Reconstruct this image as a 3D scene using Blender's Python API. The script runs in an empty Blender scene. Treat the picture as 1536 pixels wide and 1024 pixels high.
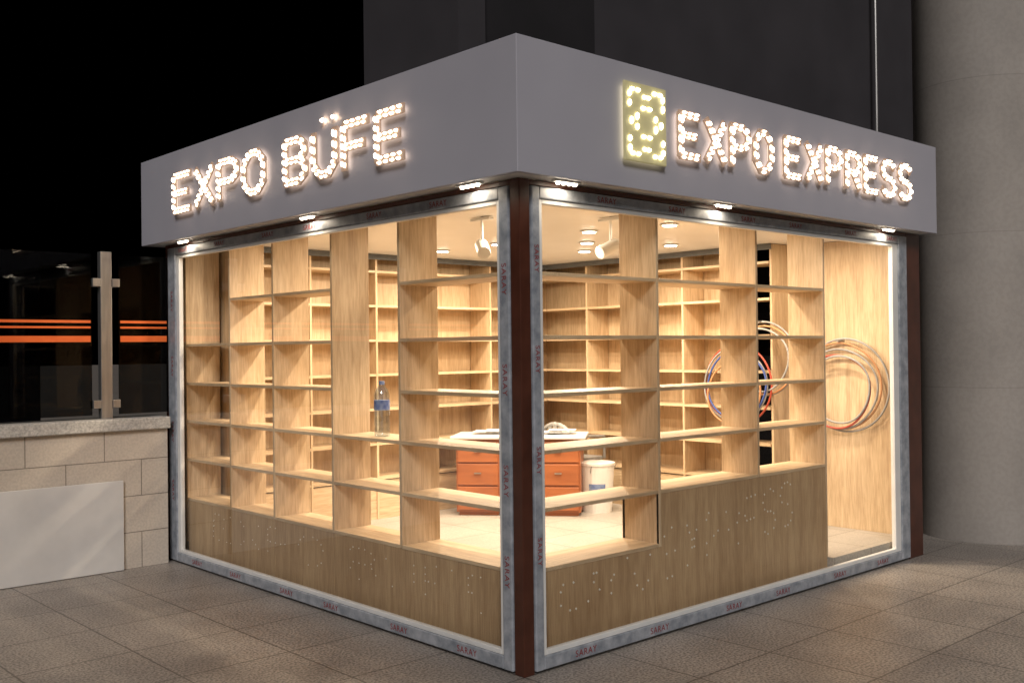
import bpy, bmesh, math, random
from mathutils import Vector, Matrix
random.seed(7)
S=bpy.context.scene
S.view_settings.view_transform='Standard'
try: S.view_settings.look='None'
except Exception: pass
S.view_settings.exposure=0
COL=bpy.context.collection

# ---------------------------------------------------------------- materials
def newmat(name):
    m=bpy.data.materials.new(name); m.use_nodes=True
    nt=m.node_tree; return m,nt,nt.nodes["Principled BSDF"]
def noise_mat(name,c1,c2,scale=8,stretch=(1,1,1),rough=.5,metal=0,bump=0,detail=2,spec=.5):
    m,nt,b=newmat(name); N=nt.nodes; L=nt.links
    tc=N.new("ShaderNodeTexCoord"); mp=N.new("ShaderNodeMapping"); mp.inputs["Scale"].default_value=stretch
    no=N.new("ShaderNodeTexNoise"); no.inputs["Scale"].default_value=scale; no.inputs["Detail"].default_value=detail; no.inputs["Roughness"].default_value=.6
    cr=N.new("ShaderNodeValToRGB"); cr.color_ramp.elements[0].position=.32; cr.color_ramp.elements[1].position=.68
    cr.color_ramp.elements[0].color=(*c1,1); cr.color_ramp.elements[1].color=(*c2,1)
    L.new(tc.outputs["Object"],mp.inputs[0]); L.new(mp.outputs[0],no.inputs["Vector"]); L.new(no.outputs[0],cr.inputs[0]); L.new(cr.outputs[0],b.inputs["Base Color"])
    b.inputs["Roughness"].default_value=rough; b.inputs["Metallic"].default_value=metal; b.inputs["Specular IOR Level"].default_value=spec
    if bump:
        bp=N.new("ShaderNodeBump"); bp.inputs["Strength"].default_value=bump; bp.inputs["Distance"].default_value=.004
        L.new(no.outputs[0],bp.inputs["Height"]); L.new(bp.outputs[0],b.inputs["Normal"])
    return m
def emit_mat(name,col,st,base=None,samp=None):
    m,nt,b=newmat(name); b.inputs["Base Color"].default_value=(*(base or col),1)
    b.inputs["Emission Color"].default_value=(*col,1); b.inputs["Emission Strength"].default_value=st
    if samp:
        try: m.cycles.emission_sampling=samp
        except Exception: pass
    return m
def wood(name,stretch,c1=(.50,.355,.215),c2=(.71,.545,.355),rough=.42):
    m,nt,b=newmat(name); N=nt.nodes; L=nt.links
    tc=N.new("ShaderNodeTexCoord"); mp=N.new("ShaderNodeMapping"); mp.inputs["Scale"].default_value=stretch
    n1=N.new("ShaderNodeTexNoise"); n1.inputs["Scale"].default_value=1.6; n1.inputs["Detail"].default_value=3; n1.inputs["Distortion"].default_value=.8
    n2=N.new("ShaderNodeTexNoise"); n2.inputs["Scale"].default_value=9; n2.inputs["Detail"].default_value=1.5
    n3=N.new("ShaderNodeTexNoise"); n3.inputs["Scale"].default_value=1.3; n3.inputs["Detail"].default_value=0
    for n in (n1,n2): L.new(mp.outputs[0],n.inputs["Vector"])
    L.new(tc.outputs["Object"],mp.inputs[0]); L.new(tc.outputs["Object"],n3.inputs["Vector"])
    a=N.new("ShaderNodeMath"); a.operation='MULTIPLY_ADD'; a.inputs[1].default_value=.45
    L.new(n2.outputs[0],a.inputs[0]); 
    s=N.new("ShaderNodeMath"); s.operation='MULTIPLY'; s.inputs[1].default_value=.55; L.new(n1.outputs[0],s.inputs[0]); L.new(s.outputs[0],a.inputs[2])
    cr=N.new("ShaderNodeValToRGB"); cr.color_ramp.elements[0].position=.36; cr.color_ramp.elements[1].position=.62
    cr.color_ramp.elements[0].color=(*c1,1); cr.color_ramp.elements[1].color=(*c2,1)
    L.new(a.outputs[0],cr.inputs[0])
    mx=N.new("ShaderNodeMix"); mx.data_type='RGBA'; mx.blend_type='MULTIPLY'; mx.inputs[0].default_value=.45
    L.new(cr.outputs[0],mx.inputs[6]); 
    c3=N.new("ShaderNodeValToRGB"); c3.color_ramp.elements[0].position=.35; c3.color_ramp.elements[1].position=.65
    c3.color_ramp.elements[0].color=(.66,.60,.54,1); c3.color_ramp.elements[1].color=(1,1,1,1)
    L.new(n3.outputs[0],c3.inputs[0]); L.new(c3.outputs[0],mx.inputs[7]); L.new(mx.outputs[2],b.inputs["Base Color"])
    b.inputs["Roughness"].default_value=rough; b.inputs["Specular IOR Level"].default_value=.35
    return m
def tile_mat(name,c1,c2,mortar,size,rows,rough=.5,offset=0.,msize=.006,axes='xy',bump=.25,speck=90,lo=.62,lo2=.72):
    m,nt,b=newmat(name); N=nt.nodes; L=nt.links
    tc=N.new("ShaderNodeTexCoord"); sp=N.new("ShaderNodeSeparateXYZ"); cb=N.new("ShaderNodeCombineXYZ")
    L.new(tc.outputs["Object"],sp.inputs[0])
    L.new(sp.outputs["XYZ".index(axes[0].upper())],cb.inputs[0]); L.new(sp.outputs["XYZ".index(axes[1].upper())],cb.inputs[1])
    br=N.new("ShaderNodeTexBrick"); br.offset=offset; br.squash=1; br.inputs["Scale"].default_value=1
    br.inputs["Brick Width"].default_value=size; br.inputs["Row Height"].default_value=rows; br.inputs["Mortar Size"].default_value=msize; br.inputs["Mortar Smooth"].default_value=.3
    br.inputs["Color1"].default_value=(*c1,1); br.inputs["Color2"].default_value=(*c2,1); br.inputs["Mortar"].default_value=(*mortar,1); br.inputs["Bias"].default_value=0
    L.new(cb.outputs[0],br.inputs["Vector"])
    n1=N.new("ShaderNodeTexNoise"); n1.inputs["Scale"].default_value=speck; n1.inputs["Detail"].default_value=2
    n2=N.new("ShaderNodeTexNoise"); n2.inputs["Scale"].default_value=1.7; n2.inputs["Detail"].default_value=3
    for n in (n1,n2): L.new(tc.outputs["Object"],n.inputs["Vector"])
    def mul(col,fac,n,lo,p0,p1):
        r=N.new("ShaderNodeValToRGB"); r.color_ramp.elements[0].position=p0; r.color_ramp.elements[1].position=p1
        r.color_ramp.elements[0].color=(lo,lo,lo,1); r.color_ramp.elements[1].color=(1,1,1,1); L.new(n.outputs[0],r.inputs[0])
        x=N.new("ShaderNodeMix"); x.data_type='RGBA'; x.blend_type='MULTIPLY'; x.inputs[0].default_value=fac
        L.new(col,x.inputs[6]); L.new(r.outputs[0],x.inputs[7]); return x.outputs[2]
    c=mul(br.outputs[0],1,n1,lo,.38,.6); c=mul(c,1,n2,lo2,.35,.65)
    L.new(c,b.inputs["Base Color"]); b.inputs["Roughness"].default_value=rough
    if bump:
        bp=N.new("ShaderNodeBump"); bp.inputs["Strength"].default_value=bump; bp.inputs["Distance"].default_value=.003
        L.new(n1.outputs[0],bp.inputs["Height"]); L.new(bp.outputs[0],b.inputs["Normal"])
    return m
def glass_mat(name,tint=(.97,.98,.97),refl=1.0,base=.055):
    m=bpy.data.materials.new(name); m.use_nodes=True; nt=m.node_tree; N=nt.nodes; L=nt.links; N.clear()
    o=N.new("ShaderNodeOutputMaterial"); t=N.new("ShaderNodeBsdfTransparent"); t.inputs[0].default_value=(*tint,1)
    g=N.new("ShaderNodeBsdfGlossy"); g.inputs["Roughness"].default_value=.01; g.inputs[0].default_value=(refl,refl,refl,1)
    f=N.new("ShaderNodeLayerWeight"); f.inputs[0].default_value=.5
    p=N.new("ShaderNodeMath"); p.operation='POWER'; p.inputs[1].default_value=5; L.new(f.outputs["Facing"],p.inputs[0])
    a=N.new("ShaderNodeMath"); a.operation='MULTIPLY_ADD'; a.inputs[1].default_value=.9; a.inputs[2].default_value=base; L.new(p.outputs[0],a.inputs[0])
    x=N.new("ShaderNodeMixShader")
    L.new(a.outputs[0],x.inputs[0]); L.new(t.outputs[0],x.inputs[1]); L.new(g.outputs[0],x.inputs[2]); L.new(x.outputs[0],o.inputs[0]); return m

M={}
M['wz']=wood("maple_vertical",(14,14,1.0))
M['wx']=wood("maple_along_x",(1.0,14,14))
M['wy']=wood("maple_along_y",(14,1.0,14))
M['wp']=wood("maple_shaded_panel",(13,13,.9),(.40,.25,.13),(.56,.385,.215),.5)  # same wood as the maple, colour darkened for the weaker light on it
M['fascia']=noise_mat("grey_composite_panel",(.43,.425,.48),(.465,.46,.515),1.5,rough=.42)
M['ceil']=noise_mat("white_ceiling",(.8,.78,.74),(.86,.84,.8),2,rough=.35)
M['brown']=noise_mat("brown_painted_steel",(.060,.018,.010),(.095,.030,.017),6,rough=.35)
M['film']=noise_mat("protective_film",(.20,.225,.26),(.42,.44,.48),14,(1,1,1),rough=.35,bump=.3,detail=6)
M['white']=noise_mat("white_pvc",(.72,.72,.7),(.8,.8,.78),5,rough=.35)
M['red']=noise_mat("red_print",(.22,.03,.03),(.3,.05,.05),30,rough=.6)
M['ground']=tile_mat("paving_tiles",(.47,.42,.375),(.43,.385,.345),(.18,.16,.14),.6,.6,.42,msize=.006,speck=75,lo=.40,lo2=.74)
M['ifloor']=tile_mat("interior_tiles",(.50,.46,.41),(.47,.43,.38),(.28,.24,.2),.5,.5,.45,lo=.8,lo2=.85,bump=0)
M['walltile']=tile_mat("beige_wall_tiles",(.60,.53,.45),(.56,.50,.43),(.22,.19,.16),.55,.27,.5,offset=.5,msize=.004,axes='xz',speck=60,lo=.88,lo2=.86,bump=.05)
M['pillar']=tile_mat("pillar_cladding",(.37,.34,.31),(.355,.325,.295),(.30,.275,.25),50,1.25,.7,msize=.004,axes='xz',speck=30,bump=.05,lo=.92,lo2=.84)
M['coping']=noise_mat("stone_coping",(.32,.31,.29),(.56,.54,.5),60,rough=.7,bump=.4)
M['board']=noise_mat("white_board",(.58,.57,.55),(.68,.67,.65),2,rough=.6,detail=4)
M['dark']=noise_mat("dark_facade",(.036,.033,.038),(.050,.046,.052),.6,rough=.8)
M['dark2']=noise_mat("darker_facade",(.012,.011,.013),(.017,.015,.018),1.2,rough=.8)
M['black']=noise_mat("night_black",(.0015,.0012,.002),(.003,.0025,.004),.8,rough=1,spec=.05)  # near black painted for night darkness, on backdrop and window pane
M['steel']=noise_mat("brushed_steel",(.30,.295,.29),(.42,.41,.40),20,(1,1,.1),rough=.35,metal=.8)
M['trim']=noise_mat("dark_grey_trim",(.10,.11,.12),(.14,.15,.16),6,rough=.5)
M['orange']=noise_mat("orange_stripe",(.75,.13,.02),(.85,.17,.03),5,rough=.5)
M['glass']=glass_mat("window_glass",base=.07)
M['rglass']=glass_mat("railing_glass",(.35,.36,.36),.28,.04)
M['bulb']=emit_mat("warm_led",(1,.78,.56),11)
M['bulby']=emit_mat("yellow_led",(1,.90,.58),9)
M['halo']=emit_mat("added_bloom_glow",(1,.76,.56),2.2,base=(.3,.3,.3))  # glowing strips added behind the letters to imitate bloom on the fascia
M['haloy']=emit_mat("added_logo_glow",(1,.86,.52),1.8,base=(.3,.3,.3))  # same added bloom glow, behind the logo plate
M['lens']=emit_mat("soffit_lens",(1,.86,.66),12,samp='NONE')
M['down']=emit_mat("downlight_lens",(1,.9,.74),14,samp='NONE')
M['acry']=emit_mat("letter_acrylic_glow",(1,.60,.38),.22,base=(.24,.195,.17),samp='NONE')  # emission put into the trays to imitate bloom around the bulbs
M['acryy']=emit_mat("lit_logo_acrylic",(.95,.80,.36),.20,base=(.36,.34,.22),samp='NONE')
M['desk']=noise_mat("orange_brown_laminate",(.28,.085,.03),(.40,.13,.045),2,(1,1,6),rough=.35)
M['paper']=noise_mat("newsprint",(.4,.42,.46),(.85,.84,.82),38,rough=.8,detail=2)
M['plast']=noise_mat("white_plastic",(.72,.71,.69),(.78,.77,.75),5,rough=.35)
M['label']=noise_mat("blue_label",(.03,.08,.3),(.3,.38,.55),14,rough=.5)
M['water']=glass_mat("bottle_plastic",(.74,.80,.84),base=.16)
M['hred']=noise_mat("red_hose",(.38,.05,.025),(.45,.07,.035),9,rough=.45)
M['hblue']=noise_mat("blue_hose",(.04,.07,.26),(.05,.1,.34),9,rough=.45)
M['hgrey']=noise_mat("grey_hose",(.25,.24,.23),(.36,.35,.34),9,rough=.45)
M['horg']=noise_mat("tan_hose",(.45,.2,.08),(.5,.26,.12),9,rough=.45)
M['dots']=noise_mat("reflected_led_dots",(.7,.66,.56),(.85,.8,.7),30,rough=.4)  # pale colour standing in for the LED sign's reflection

# ---------------------------------------------------------------- builders
def link(o,parent=None):
    COL.objects.link(o)
    if parent: o.parent=parent
    return o
def empty(name,loc=(0,0,0),rotz=0):
    e=bpy.data.objects.new(name,None); e.empty_display_size=.2; COL.objects.link(e); e.location=loc; e.rotation_euler=(0,0,rotz); return e
class B:
    def __init__(s): s.bm=bmesh.new()
    def box(s,x0,x1,y0,y1,z0,z1):
        vs=[s.bm.verts.new(v) for v in [(x0,y0,z0),(x1,y0,z0),(x1,y1,z0),(x0,y1,z0),(x0,y0,z1),(x1,y0,z1),(x1,y1,z1),(x0,y1,z1)]]
        for f in [(0,3,2,1),(4,5,6,7),(0,1,5,4),(1,2,6,5),(2,3,7,6),(3,0,4,7)]: s.bm.faces.new([vs[i] for i in f])
        return s
    def obox(s,c,R,sx,sy,sz):
        vs=[s.bm.verts.new(c+R@Vector((x*sx/2,y*sy/2,z*sz/2))) for x,y,z in [(-1,-1,-1),(1,-1,-1),(1,1,-1),(-1,1,-1),(-1,-1,1),(1,-1,1),(1,1,1),(-1,1,1)]]
        for f in [(0,3,2,1),(4,5,6,7),(0,1,5,4),(1,2,6,5),(2,3,7,6),(3,0,4,7)]: s.bm.faces.new([vs[i] for i in f])
    def dome(s,c,R,a,b,h,n=6):
        lo=[s.bm.verts.new(c+R@Vector((a*math.cos(2*math.pi*i/n),b*1.1*math.sin(2*math.pi*i/n),0))) for i in range(n)]
        hi=[s.bm.verts.new(c+R@Vector((.75*a*math.cos(2*math.pi*i/n),.7*b*math.sin(2*math.pi*i/n),h))) for i in range(n)]
        for i in range(n): s.bm.faces.new((lo[i],lo[(i+1)%n],hi[(i+1)%n],hi[i]))
        s.bm.faces.new(hi)
    def cyl(s,c,r1,r2,h,n=20,axis='z',cap=True):
        mt={'z':Matrix.Identity(4),'x':Matrix.Rotation(math.pi/2,4,'Y'),'y':Matrix.Rotation(-math.pi/2,4,'X')}[axis] if isinstance(axis,str) else axis
        bmesh.ops.create_cone(s.bm,cap_ends=cap,segments=n,radius1=r1,radius2=r2,depth=h,matrix=Matrix.Translation(c)@mt); return s
    def lathe(s,c,prof,n=24):
        rings=[[s.bm.verts.new((c[0]+r*math.cos(2*math.pi*i/n),c[1]+r*math.sin(2*math.pi*i/n),c[2]+z)) for i in range(n)] for r,z in prof]
        for a,b in zip(rings,rings[1:]):
            for i in range(n): s.bm.faces.new((a[i],a[(i+1)%n],b[(i+1)%n],b[i]))
        s.bm.faces.new(rings[0][::-1]); s.bm.faces.new(rings[-1]); return s
    def tube(s,pts,r,n=8,closed=False):
        pts=[Vector(p) for p in pts]; R=[]
        for i,p in enumerate(pts):
            a=pts[i-1] if (i>0 or closed) else p; b=pts[(i+1)%len(pts)] if (i<len(pts)-1 or closed) else p
            t=(b-a).normalized(); u=t.cross(Vector((.97,.13,.21)))
            if u.length<.05: u=t.cross(Vector((0,0,1)))
            u.normalize(); v=t.cross(u)
            R.append([s.bm.verts.new(p+(u*math.cos(2*math.pi*k/n)+v*math.sin(2*math.pi*k/n))*r) for k in range(n)])
        m=len(R)
        for i in range(m if closed else m-1):
            a,b=R[i],R[(i+1)%m]
            for k in range(n): s.bm.faces.new((a[k],a[(k+1)%n],b[(k+1)%n],b[k]))
        if not closed: s.bm.faces.new(R[0][::-1]); s.bm.faces.new(R[-1])
        return s
    def done(s,name,mat,parent=None,bevel=0,smooth=False):
        bmesh.ops.recalc_face_normals(s.bm,faces=s.bm.faces)
        me=bpy.data.meshes.new(name); s.bm.to_mesh(me); s.bm.free(); me.materials.append(mat)
        if smooth:
            for p in me.polygons: p.use_smooth=True
        o=bpy.data.objects.new(name,me); link(o,parent)
        if bevel:
            b=o.modifiers.new("bevel",'BEVEL'); b.width=bevel; b.segments=2; b.limit_method='ANGLE'
        return o
def quad(b,pts): b.bm.faces.new([b.bm.verts.new(p) for p in pts])
def area(name,loc,size,power,col,parent=None,rot=(0,0,0)):
    l=bpy.data.lights.new(name,'AREA'); l.shape='DISK'; l.size=size; l.energy=power; l.color=col
    o=bpy.data.objects.new(name,l); link(o,parent); o.location=loc; o.rotation_euler=rot; return o

O=.132; ZT=3.094; ZB=2.44; LF=4.203; LW=4.04; RW=4.171; FL=.14
# ---------------------------------------------------------------- kiosk shell
K=empty("corner_kiosk")
b=B(); prof=[(-O,-O),(LF,-O),(LF,-O+.03),(-O+.03,-O+.03),(-O+.03,LF),(-O,LF)]
lo=[b.bm.verts.new((x,y,ZB)) for x,y in prof]; hi=[b.bm.verts.new((x,y,ZT)) for x,y in prof]
for i in range(6): b.bm.faces.new((lo[i],lo[(i+1)%6],hi[(i+1)%6],hi[i]))
b.bm.faces.new(lo[::-1]); b.bm.faces.new(hi); b.done("fascia",M['fascia'],K,.003)
b=B(); b.box(-O+.031,LF,LF-.03,LF-.0005,ZB+.001,ZT-.001); b.box(LF-.03,LF-.0005,-O+.031,LF-.031,ZB+.001,ZT-.001); b.done("fascia_back",M['fascia'],K)
B().box(-O+.031,LF-.031,-O+.031,LF-.031,ZT-.12,ZT-.08).done("roof",M['dark'],K)
B().box(-O+.031,LF-.031,-O+.031,LF-.031,ZB+.004,ZB+.03).done("soffit_ceiling",M['ceil'],K)
b=B(); b.box(-.008,.062,-.008,.062,0,ZB).box(-.004,.06,4.0,4.06,0,ZB).box(3.96,4.171,-.006,.06,0,ZB)
b.box(-.006,.06,.063,3.999,2.412,ZB-.001); b.box(.063,3.959,-.006,.06,2.412,ZB-.001); b.done("brown_steel_frame",M['brown'],K,.004)
b=B()
b.box(-.014,.045,.070,.140,.012,2.41).box(-.014,.045,3.87,3.998,.012,2.41).box(-.0135,.045,.1405,3.8695,.012,.078).box(-.0135,.045,.1405,3.8695,2.35,2.41)
b.box(.070,.125,-.014,.045,.012,2.41).box(3.83,3.955,-.014,.045,.012,2.41).box(.1255,3.8295,-.0135,.045,.012,.078).box(.1255,3.8295,-.0135,.045,2.35,2.41)
b.done("filmed_window_frame",M['film'],K,.006)
b=B()
b.box(-.004,.03,.1405,.165,.079,2.349).box(-.004,.03,3.82,3.8695,.079,2.349).box(-.0035,.03,.1655,3.8195,.0785,.104).box(-.0035,.03,.1655,3.8195,2.326,2.3495)
b.box(.1255,.150,-.004,.03,.079,2.349).box(3.75,3.8295,-.004,.03,.079,2.349).box(.1505,3.7495,-.0035,.03,.0785,.104).box(.1505,3.7495,-.0035,.03,2.326,2.3495)
b.done("white_glazing_bead",M['white'],K,.003)
b=B()
quad(b,[(.012,.14,.09),(.012,3.85,.09),(.012,3.85,2.34),(.012,.14,2.34)])
quad(b,[(.13,.012,.09),(3.8,.012,.09),(3.8,.012,2.34),(.13,.012,2.34)])
b.done("window_glass",M['glass'],K)
b=B(); b.box(.125,4.10,.125,3.99,.002,FL).box(2.985,4.10,.062,.1249,.002,FL-.0005); b.done("interior_floor",M['ifloor'],K)
B().box(.062,4.16,4.0,4.05,0,ZB).done("rear_wall_left",M['wz'],K)
b=B(); b.box(4.105,4.165,.061,1.08,0,ZB).box(4.105,4.165,1.42,3.999,0,ZB).box(4.105,4.165,1.0805,1.4195,0,.5); b.done("rear_wall_right",M['wz'],K)
B().box(4.13,4.14,1.081,1.419,.5,ZB).done("dark_window_pane",M['black'],K)

hp=math.pi/2
def text(body,loc,rot,size,parent,mat,ext=.0004):
    c=bpy.data.curves.new("print","FONT"); c.body=body; c.size=size; c.extrude=ext; c.align_x='CENTER'; c.align_y='CENTER'; c.space_character=1.15
    o=bpy.data.objects.new("film_print",c); link(o,parent); o.location=loc; o.rotation_euler=rot; c.materials.append(mat); return o
for i in range(6):
    y=.45+i*.62+random.uniform(-.08,.08)
    text("SARAY",(-.0150,y,.044),(hp,0,-hp),.048,K,M['red']); text("SARAY",(-.0150,y+.2,2.38),(hp,0,-hp),.045,K,M['red'])
    text("SARAY",(y,-.0150,.044),(hp,0,0),.048,K,M['red']); text("SARAY",(y+.2,-.0150,2.38),(hp,0,0),.045,K,M['red'])
for z in (.5,.95,1.45,1.95):
    text("SARAY",(-.0150,.105,z),(hp,hp,-hp),.048,K,M['red']); text("SARAY",(.098,-.0150,z+.1),(hp,hp,0),.042,K,M['red'])
    text("SARAY",(-.0150,3.93,z+.05),(hp,hp,-hp),.048,K,M['red'])

# ---------------------------------------------------------------- window shelving
Z=[.48,.785,1.08,1.372,1.671,1.998]; D0=.10; D1=.38; T=.02
SH=empty("window_shelving")
b=B()
DL=[1.14,1.855,2.59,3.215,3.935]
for y in DL: b.box(D0,D1,y-.01,y+.01,Z[0]-.018 if y<3.9 else FL,ZB)
for x in [1.17,2.16,2.97]:
    b.box(x-.01,x+.01,D0,D1,(Z[0]-.018 if x<1.5 else Z[1]-.018) if x<2.9 else FL,ZB)
b.done("dividers",M['wz'],SH,.0015)
by=B(); bx=B()
bays=[(D0,DL[0]-.01,[0,1,2,3,4,5]),(DL[0]+.01,DL[1]-.01,[0,1,2]),(DL[1]+.01,DL[2]-.01,[0,1,2,3,4,5]),(DL[2]+.01,DL[3]-.01,[0,1,2,3,4,5]),(DL[3]+.01,DL[4]-.01,[0,1,2,3,4])]
for a,c,l in bays:
    for k in l: by.box(D0+(.002 if a>.2 else 0),D1-.002,a+.0005,c-.0005,Z[k]-T,Z[k])
for a,c,l in [(D1-.0015,1.16,[0,1,2,3,4,5]),(1.18,2.15,[1,2,3,4,5]),(2.17,2.96,[1,2,3,4,5])]:
    for k in l: bx.box(a+.0005,c-.0005,D0+.002,D1-.002,Z[k]-T,Z[k])
by.done("shelves_left",M['wy'],SH,.0015); bx.done("shelves_right",M['wx'],SH,.0015)
b=B(); zt0=Z[0]-T-.001; zt1=Z[1]-T-.001
yy=[.121,1.138,1.853,2.588,3.213,3.92]
for a,c in zip(yy,yy[1:]): b.box(D0+.004,D0+.02,a+.0012,c-.0012,.03,zt0)
b.box(D0+.004,1.159,D0+.004,D0+.02,.03,zt0).box(1.160,2.068,D0+.003,D0+.019,.03,zt1).box(2.0705,2.972,D0+.003,D0+.019,.03,zt1)
b.done("base_panels",M['wp'],SH,.001)
b=B(); b.box(D1-.02,D1-.004,.39,3.92,FL,zt0).box(.39,1.159,D1-.02,D1-.004,FL,zt0).box(1.16,2.958,D1-.02,D1-.005,FL,zt1); b.done("inner_panels",M['wz'],SH)

# ---------------------------------------------------------------- back shelving
SB=empty("wall_shelving")
ZZ=[.50,.80,1.10,1.40,1.70,2.0,2.30]
b=B(); 
xs=[.42,1.08,1.74,2.40,3.06,3.70]; ys=[1.42,1.98,2.56,3.14,3.70]
for x in xs: b.box(x-.01,x+.01,3.70,3.995,FL,ZB)
for y in ys[:-1]: b.box(3.80,4.10,y-.01,y+.01,FL,ZB)
b.box(3.80,4.10,1.06,1.08,FL,ZB)
b.done("dividers",M['wz'],SB,.0015)
b=B()
for a,c in zip(xs,xs[1:]):
    for z in ZZ: b.box(a+.0105,c-.0105,3.702,3.995,z-T,z)
for z in ZZ: b.box(3.7105,4.10,3.702,3.995,z-T,z)
b.box(.43,3.80,3.712,3.722,FL,.47); b.done("shelves_rear",M['wx'],SB)
b=B()
for a,c in zip([1.08]+ys,ys):
    for z in ZZ: b.box(3.802,4.10,a+.0105,c-.0105,z-T+.001,z+.001)
b.box(3.812,3.822,1.09,3.69,FL,.47); b.done("shelves_side",M['wy'],SB)
b=B(); b.box(.10,3.79,3.682,3.698,2.395,ZB); b.box(3.782,3.798,1.06,3.681,2.395,ZB); b.done("top_trim",M['trim'],SB)

# ---------------------------------------------------------------- lights
WARM=(1,.815,.60)
for x,y in [(1.95,1.36),(1.0,1.0),(3.2,1.62),(3.0,2.4),(.95,2.1),(.95,3.0),(2.0,2.4),(2.0,3.1),(2.8,3.05),(2.1,.75),(3.35,.55),(2.5,1.9)]:  # last one added to brighten the dim back shelving
    e=empty("ceiling_downlight",(x,y,ZB))
    b=B(); b.lathe((0,0,-.006),[(.055,.008),(.066,.006),(.066,0),(.056,-.002)],24); b.done("trim_ring",M['white'],e,smooth=False)
    b=B(); b.cyl((0,0,-.011),.048,.048,.004,12); b.done("lens",M['down'],e)
    area("lamp",(0,0,-.022),.10,23,WARM,e)
for n,(ax,p) in enumerate([('y',.29),('y',1.85),('y',3.60),('x',.26),('x',1.58),('x',3.57)]):
    loc=(-.07,p,ZB) if ax=='y' else (p,-.07,ZB)
    e=empty("soffit_light",loc,hp if ax=='y' else 0)
    B().box(-.085,.085,-.022,.022,-.008,.003).done("housing",M['white'],e,.002)
    b=B(); F=Matrix(((1,0,0),(0,-1,0),(0,0,-1)))
    for k in range(4): b.dome(Vector((-.06+k*.04,0,-.008)),F,.013,.013,.012,10)
    b.done("led_lenses",M['lens'],e,smooth=True)
    area("lamp",(0,0,-.03),.12,.9,(1,.84,.64),e)
def spot(loc,aim):
    e=empty("track_spotlight",loc)
    d=Vector(aim).normalized(); q=d.to_track_quat('Z','Y').to_matrix().to_4x4()
    b=B(); b.cyl(d*.03,.042,.042,.15,24,q).cyl(d*-.06,.03,.042,.03,24,q); b.done("head",M['white'],e,.003)
    b=B(); b.cyl((0,0,.11),.008,.008,.2,10).box(-.02,.02,-.09,.09,.17,.186); b.done("stem_and_base",M['white'],e)
spot((.84,1.25,2.25),(-.5,-.75,-.45)); spot((1.5,.75,2.25),(-.9,.1,-.4)); 

# ---------------------------------------------------------------- LED signs
G={
'E':[[(1,1),(0,1),(0,0),(1,0)],[(0,.5),(.85,.5)]],
'F':[[(1,1),(0,1),(0,0)],[(0,.5),(.85,.5)]],
'X':[[(0,1),(1,0)],[(1,1),(0,0)]],
'P':[[(0,0),(0,1),(.7,1),(1,.85),(1,.62),(.7,.47),(0,.47)]],
'O':[[(.3,1),(.7,1),(1,.75),(1,.25),(.7,0),(.3,0),(0,.25),(0,.75),(.3,1)]],
'B':[[(0,0),(0,1),(.7,1),(.95,.85),(.95,.65),(.7,.52),(0,.52)],[(.7,.52),(1,.36),(1,.16),(.7,0),(0,0)]],
'U':[[(0,1),(0,.25),(.3,0),(.7,0),(1,.25),(1,1)]],
'R':[[(0,0),(0,1),(.7,1),(1,.85),(1,.62),(.7,.47),(0,.47)],[(.5,.47),(1,0)]],
'S':[[(1,.85),(.75,1),(.25,1),(0,.85),(0,.65),(.25,.52),(.75,.48),(1,.35),(1,.15),(.75,0),(.25,0),(0,.15)]],
}
def resample(pl,step):
    out=[]
    for a,c in zip(pl,pl[1:]):
        a=Vector(a);c=Vector(c);L=(c-a).length;n=max(1,round(L/step))
        for i in range(n): out.append((a+(c-a)*((i+.5)/n),(c-a).normalized(),L/n))
    return out
DOTS=[]
def sign(name,origin,udir,words,strokes=None,mb=None,mp=None,plate=.054,row=.0135,wd=.0082,step=.055,bs=.0125):
    """origin on the fascia surface, udir = reading direction; trays stand 2 cm off the fascia with glow strips added behind to imitate bloom"""
    e=empty(name,origin); ud=Vector(udir); zd=Vector((0,0,1)); nd=ud.cross(zd)
    bb=B(); bp=B(); bh=B()
    def frame(d):
        t=ud*d.x+zd*d.y; s=nd.cross(t); return Matrix((t,s,nd)).transposed()
    def place(p,d,L,sz,h=.0375):
        P=ud*p.x+zd*p.y
        hl=max(.010,min(.020,L*.33))*random.uniform(.85,1.08)
        bb.dome(P+nd*h,frame(d),hl,sz,.009)
    for (word,u0,lw,pitch,z0,h) in words:
        for i,ch in enumerate(word):
            for pl in G[ch]:
                pts=[Vector((u0+i*pitch+x*lw,z0+y*h)) for x,y in pl]
                for k,(a,c) in enumerate(zip(pts,pts[1:])):
                    d=(c-a).normalized(); L=(c-a).length+.022; m=(a+c)/2
                    off=.0006*(k%3)+.0002*(len(pl)%3)
                    bp.obox(ud*m.x+zd*m.y+nd*(.030+off),frame(d),L,plate,.012)
                    bh.obox(ud*m.x+zd*m.y+nd*(.0195),frame(d),(c-a).length*.96,plate*.6,.004+off)
                for p,d,L in resample(pts,step):
                    for sgn in (-1,1):
                        place(p+Vector((-d.y,d.x))*row*sgn+d*.005*sgn,d,L,wd*random.uniform(.85,1.08))
                    DOTS.append((name,p.x,p.y))
    if strokes:
        for pl in strokes:
            for p,d,L in resample([Vector(q) for q in pl],.046): place(p,d,L*1.25,bs,.0215)
    bb.done("led_bulbs",mb,e)
    if words: bp.done("letter_trays",mp,e); bh.done("added_glow_strips",M['halo'],e)
    return e
sign("illuminated_sign",(-O,3.53,2.62),(0,-1,0),[("EXPO",.0,.26,.353,.02,.25),("BUFE",1.59,.235,.327,.02,.25)],
     strokes=[[(1.975,.345),(2.02,.345)],[(2.09,.345),(2.135,.345)]],mb=M['bulb'],mp=M['acry'])
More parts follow.
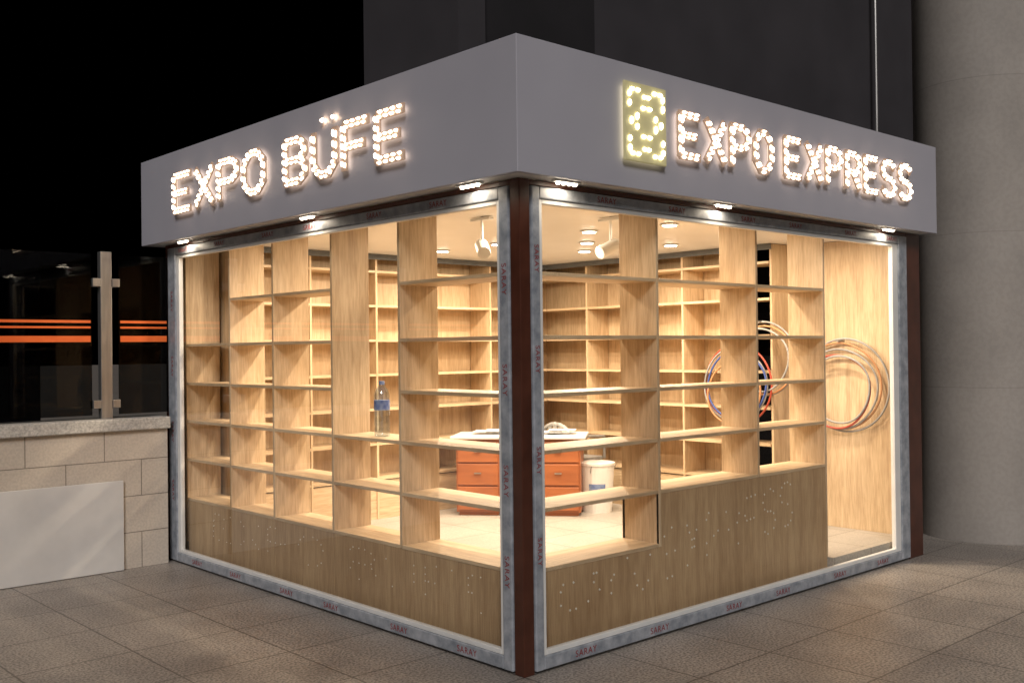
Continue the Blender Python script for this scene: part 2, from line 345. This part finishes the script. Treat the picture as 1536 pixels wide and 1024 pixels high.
sign("illuminated_sign",(1.05,-O,2.645),(1,0,0),[("EXPO",.01,.165,.238,.01,.225),("EXPRESS",1.045,.165,.243,.01,.225)],mb=M['bulb'],mp=M['acry'],plate=.047,row=.0115,wd=.0072,step=.05)
e=sign("illuminated_logo",(.595,-O-.02,2.575),(1,0,0),[],strokes=[
 [(.125,.375),(.035,.375),(.035,.275)],[(.215,.375),(.305,.375),(.305,.275)],
 [(.125,.04),(.035,.04),(.035,.14)],[(.215,.04),(.305,.04),(.305,.14)],[(.135,.345),(.205,.345)],[(.135,.07),(.205,.07)],
 [(.12,.285),(.22,.285)],[(.245,.265),(.245,.155)],[(.22,.135),(.12,.135)],[(.095,.155),(.095,.265)],
 [(.05,.24),(.05,.18)],[(.29,.24),(.29,.18)]],mb=M['bulby'],bs=.0105)
b=B(); b.box(0,.34,-.018,-.002,0,.415); b.done("acrylic_plate",M['acryy'],e,.006)
b=B(); b.box(.02,.32,.002,.006,.02,.395); b.done("added_glow_strips",M['haloy'],e)  # added glow behind the plate, imitates bloom on the fascia

b=B()  # sign reflection imitated by small pale dots on the base panels
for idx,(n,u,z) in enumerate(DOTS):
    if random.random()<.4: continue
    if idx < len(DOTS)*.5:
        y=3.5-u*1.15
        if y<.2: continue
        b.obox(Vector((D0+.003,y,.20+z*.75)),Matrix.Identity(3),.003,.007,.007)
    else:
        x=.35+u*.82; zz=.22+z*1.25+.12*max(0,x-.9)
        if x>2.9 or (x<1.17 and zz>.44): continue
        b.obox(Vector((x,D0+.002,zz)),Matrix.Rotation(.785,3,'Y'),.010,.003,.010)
b.done("reflected_led_dots",M['dots'],SH)

# ---------------------------------------------------------------- desk
a=math.atan2(-.81,.68)
DK=empty("office_desk",(2.88,3.10,FL),a)
b=B(); b.box(-.55,-.16,-.24,.24,.03,.67).box(.16,.55,-.24,.24,.03,.67).box(-.159,.159,-.2,.179,.50,.67).box(-.159,.159,.18,.22,.1,.499)
b.box(-.53,-.18,-.22,.22,0,.029).box(.18,.53,-.22,.22,0,.029); b.done("carcass",M['desk'],DK,.004)
b=B()
for x0,x1 in ((-.535,-.175),(.175,.535)):
    b.box(x0,x1,-.258,-.2405,.47,.65).box(x0,x1,-.258,-.2405,.27,.455).box(x0,x1,-.258,-.2405,.05,.255)
b.box(-.15,.15,-.222,-.2005,.52,.65); b.done("drawer_fronts",M['desk'],DK,.006)
b=B()
for x in (-.355,.355):
    for z in (.56,.37,.16): b.box(x-.03,x+.03,-.275,-.266,z,z+.010).box(x-.03,x-.024,-.2659,-.2585,z,z+.010).box(x+.024,x+.03,-.2659,-.2585,z,z+.010)
b.done("handles",M['steel'],DK)
B().box(-.60,.60,-.28,.26,.672,.70).done("desktop",M['plast'],DK,.01)
b=B()
for i in range(9):
    x=random.uniform(-.45,.3);y=random.uniform(-.22,.0); b.box(x,x+.24,y,y+.2,.702+i*.004,.705+i*.004)
b.done("papers",M['paper'],DK)

def bucket(x,y,s=1,h=.36):
    e=empty("paint_bucket",(x,y,FL))
    b=B(); b.lathe((0,0,0),[(.125*s,0),(.15*s,h),(.158*s,h),(.158*s,h+.02),(.14*s,h+.025)],28); b.done("pail",M['plast'],e)
    b=B(); a0=math.radians(195)
    for i in range(10):
        t0=a0+i*.1; t1=t0+.1; r0=.1335*s; r1=.1445*s
        quad(b,[(r0*math.cos(t0),r0*math.sin(t0),h*.25),(r0*math.cos(t1),r0*math.sin(t1),h*.25),(r1*math.cos(t1),r1*math.sin(t1),h*.62),(r1*math.cos(t0),r1*math.sin(t0),h*.62)])
    b.done("label",M['label'],e)
    pts=[(.155*s*math.cos(t),.155*s*math.sin(t)*.4-.09,h-.12*math.sin(t)) for t in [math.pi*i/14 for i in range(15)]]
    b=B(); b.tube(pts,.004,6); b.done("handle",M['steel'],e)
bucket(3.36,2.62,1.05,.42)
def bottle(x,y,z,h=.33):
    e=empty("water_bottle",(x,y,z)); r=.048; k=h/.33
    b=B(); b.lathe((0,0,0),[(r*.85,0),(r,.01),(r,.05),(r*.93,.06),(r,.07),(r,.11),(r*.93,.12),(r,.13),(r,.245*k),(r*.8,.275*k),(.016,.305*k),(.015,.315*k)],24); b.done("body",M['water'],e,smooth=True)
    B().lathe((0,0,.160),[(r+.001,0),(r+.001,.06)],24).done("label",M['label'],e)
    B().lathe((0,0,.305*k),[(.018,0),(.018,.022)],16).done("cap",M['label'],e)
bottle(.23,1.50,Z[2],.34); bottle(1.29,.26,Z[3],.31)

def coil(c,r,mats):
    e=empty("hose_coil",c)
    for i,mn in enumerate(mats):
        b=B(); rr=r*(1-.07*i); dy=random.uniform(-.04,.04); dz=random.uniform(-.03,.03)-.01*i
        pts=[]
        for k in range(48):
            t=2*math.pi*k/48; pts.append((-.015*i+.01*math.sin(3*t),dy+rr*math.cos(t)*(1+.02*math.sin(2*t+i)),dz+rr*math.sin(t)*(1+.03*math.sin(t+i))))
        b.tube(pts,.0085,8,True); b.done("loop_%d"%(i+1),M[mn],e,smooth=True)
    B().cyl((0,0,r),.012,.012,.12,10,'x').done("hook",M['steel'],e)
coil((4.07,.60,1.27),.37,['hgrey','horg','hgrey','hred','hgrey'])
coil((3.76,1.40,1.27),.33,['hred','hgrey','hblue','horg'])
coil((3.78,1.15,1.50),.30,['hgrey','horg','hgrey'])

def chair(x,y,rz,mat,hh,seat=.42):
    e=empty("armchair",(x,y,FL),rz)
    b=B()
    b.box(-.22,.22,-.22,.22,seat,seat+.03)
    for sx in (-1,1):
        for sy in (-1,1): b.tube([(sx*.19,sy*.19,seat),(sx*.24,sy*.25,0)],.016)
        b.tube([(sx*.24,.22,seat+.01),(sx*.27,.26,seat+.2),(sx*.27,.1,seat+.24),(sx*.27,-.16,seat+.22),(sx*.24,-.21,seat+.01)],.014)
    pts=[(.24*math.cos(t),.24,seat+.03+hh*math.sin(t)) for t in [math.pi*i/16 for i in range(17)]]
    b.tube(pts,.02)
    for i in range(-3,4): b.box(i*.06-.02,i*.06+.02,.235,.25,seat+.03,seat+.03+hh*math.sqrt(max(0,1-(i*.06/.24)**2))*.97)
    b.done("frame",mat,e,.004)
chair(3.50,3.08,a+2.6,M['hgrey'],.32)

# ---------------------------------------------------------------- setting
b=B(); quad(b,[(-150,-150,0),(150,-150,0),(150,150,0),(-150,150,0)]); g=b.done("ground",M['ground'])
P=empty("parapet_wall")
B().box(-14,-.07,3.90,4.15,0,1.03).done("tiled_wall",M['walltile'],P)
B().box(-14,-.06,3.86,4.20,1.031,1.12).done("coping",M['coping'],P,.008)
B().box(-3.2,-.42,3.872,3.888,.004,.665).done("leaning_board",M['board'],None,.003)
R=empty("glass_railing")
b=B()
for x in (-2.2,-.50): b.box(x-.042,x+.042,3.97,4.03,1.12,2.36)
b.done("posts",M['steel'],R,.004)
b=B()
for x in (-2.2,-.50):
    for z in (1.2,2.1): b.box(x-.10,x-.043,3.965,4.035,z,z+.06).box(x+.043,x+.10,3.965,4.035,z,z+.06)
b.done("clamps",M['steel'],R,.003)
b=B(); b.box(-2.13,-.60,3.992,4.004,1.15,2.34).box(-.40,-.02,3.992,4.004,1.15,2.34).box(-4.0,-2.27,3.992,4.004,1.15,2.34); b.done("panes",M['rglass'],R)
b=B()
for x0,x1 in ((-2.12,-.61),(-.39,-.03),(-3.9,-2.28)):
    for z0,z1 in ((1.83,1.85),(1.79,1.805),(1.69,1.735)): b.box(x0,x1,3.986,3.990,z0,z1)
b.done("orange_stripes",M['orange'],R)
B().box(-40,.0,7,7.4,0,2.6).done("added_night_backdrop",M['black'])  # black backdrop added to cover the lit ground beyond the railing

# building pillar with a rounded corner
n=Vector((-.676,-.737)); t=Vector((-.737,.676)); c=Vector((5.43,.03)); r=.55
pts=[c+n*r-t*4.0]
for i in range(0,37):
    an=math.radians(i*5); pts.append(c+n*r*math.cos(an)+t*r*math.sin(an))
pts.append(c-n*r-t*4.0)
b=B(); lo=[b.bm.verts.new((p.x,p.y,0)) for p in pts]; hi=[b.bm.verts.new((p.x,p.y,9)) for p in pts]
for i in range(len(pts)): b.bm.faces.new((lo[i],lo[(i+1)%len(pts)],hi[(i+1)%len(pts)],hi[i]))
b.bm.faces.new(hi)
o=b.done("building_pillar",M['pillar'])
for i,p in enumerate(o.data.polygons): p.use_smooth=(len(p.vertices)==4)
try: o.data.set_sharp_from_angle(angle=math.radians(30))
except Exception: pass

BD=empty("background_building")
B().box(5.27,32,7,9,0,22).done("facade",M['dark'],BD)
B().box(5.27,5.75,6.8,6.999,0,22).done("pilaster",M['dark'],BD)
B().box(5.76,8.1,6.95,6.998,0,22).done("recess_panel",M['dark2'],BD)
B().cyl((16.5,6.8,8),.035,.035,16,10).done("drain_pipe",M['steel'])

# ---------------------------------------------------------------- world, sun, camera
w=bpy.data.worlds.new("World"); S.world=w; w.use_nodes=True
nt=w.node_tree; sky=nt.nodes.new("ShaderNodeTexSky"); sky.sky_type='NISHITA'; sky.sun_disc=False
sky.sun_elevation=math.radians(-7); sky.sun_rotation=math.radians(225)
nt.links.new(sky.outputs[0],nt.nodes["Background"].inputs[0]); nt.nodes["Background"].inputs[1].default_value=.06
l=bpy.data.lights.new("sun",'SUN'); l.energy=1.75; l.angle=math.radians(18); l.color=(1,.95,.92)
o=bpy.data.objects.new("sun",l); link(o)
el=math.radians(33); az=math.radians(47.5+1)
d=Vector((math.cos(az)*math.cos(el),math.sin(az)*math.cos(el),-math.sin(el)))
o.rotation_euler=d.to_track_quat('-Z','Y').to_euler()

h,p,r=.8286,.0078,-.0114
f=Vector((math.cos(h)*math.cos(p),math.sin(h)*math.cos(p),math.sin(p)))
Rv=Vector((math.sin(h),-math.cos(h),0)); U=Rv.cross(f)
R2=Rv*math.cos(r)+U*math.sin(r); U2=-Rv*math.sin(r)+U*math.cos(r)
cd=bpy.data.cameras.new("camera"); cam=bpy.data.objects.new("camera",cd); link(cam)
cd.sensor_width=36; cd.lens=36*1535.6/1536; cd.clip_end=500; cd.clip_start=.05
m=Matrix((R2,U2,-f)).transposed().to_4x4(); m.translation=Vector((-3.4179,-3.6625,1.6)); cam.matrix_world=m
S.camera=cam
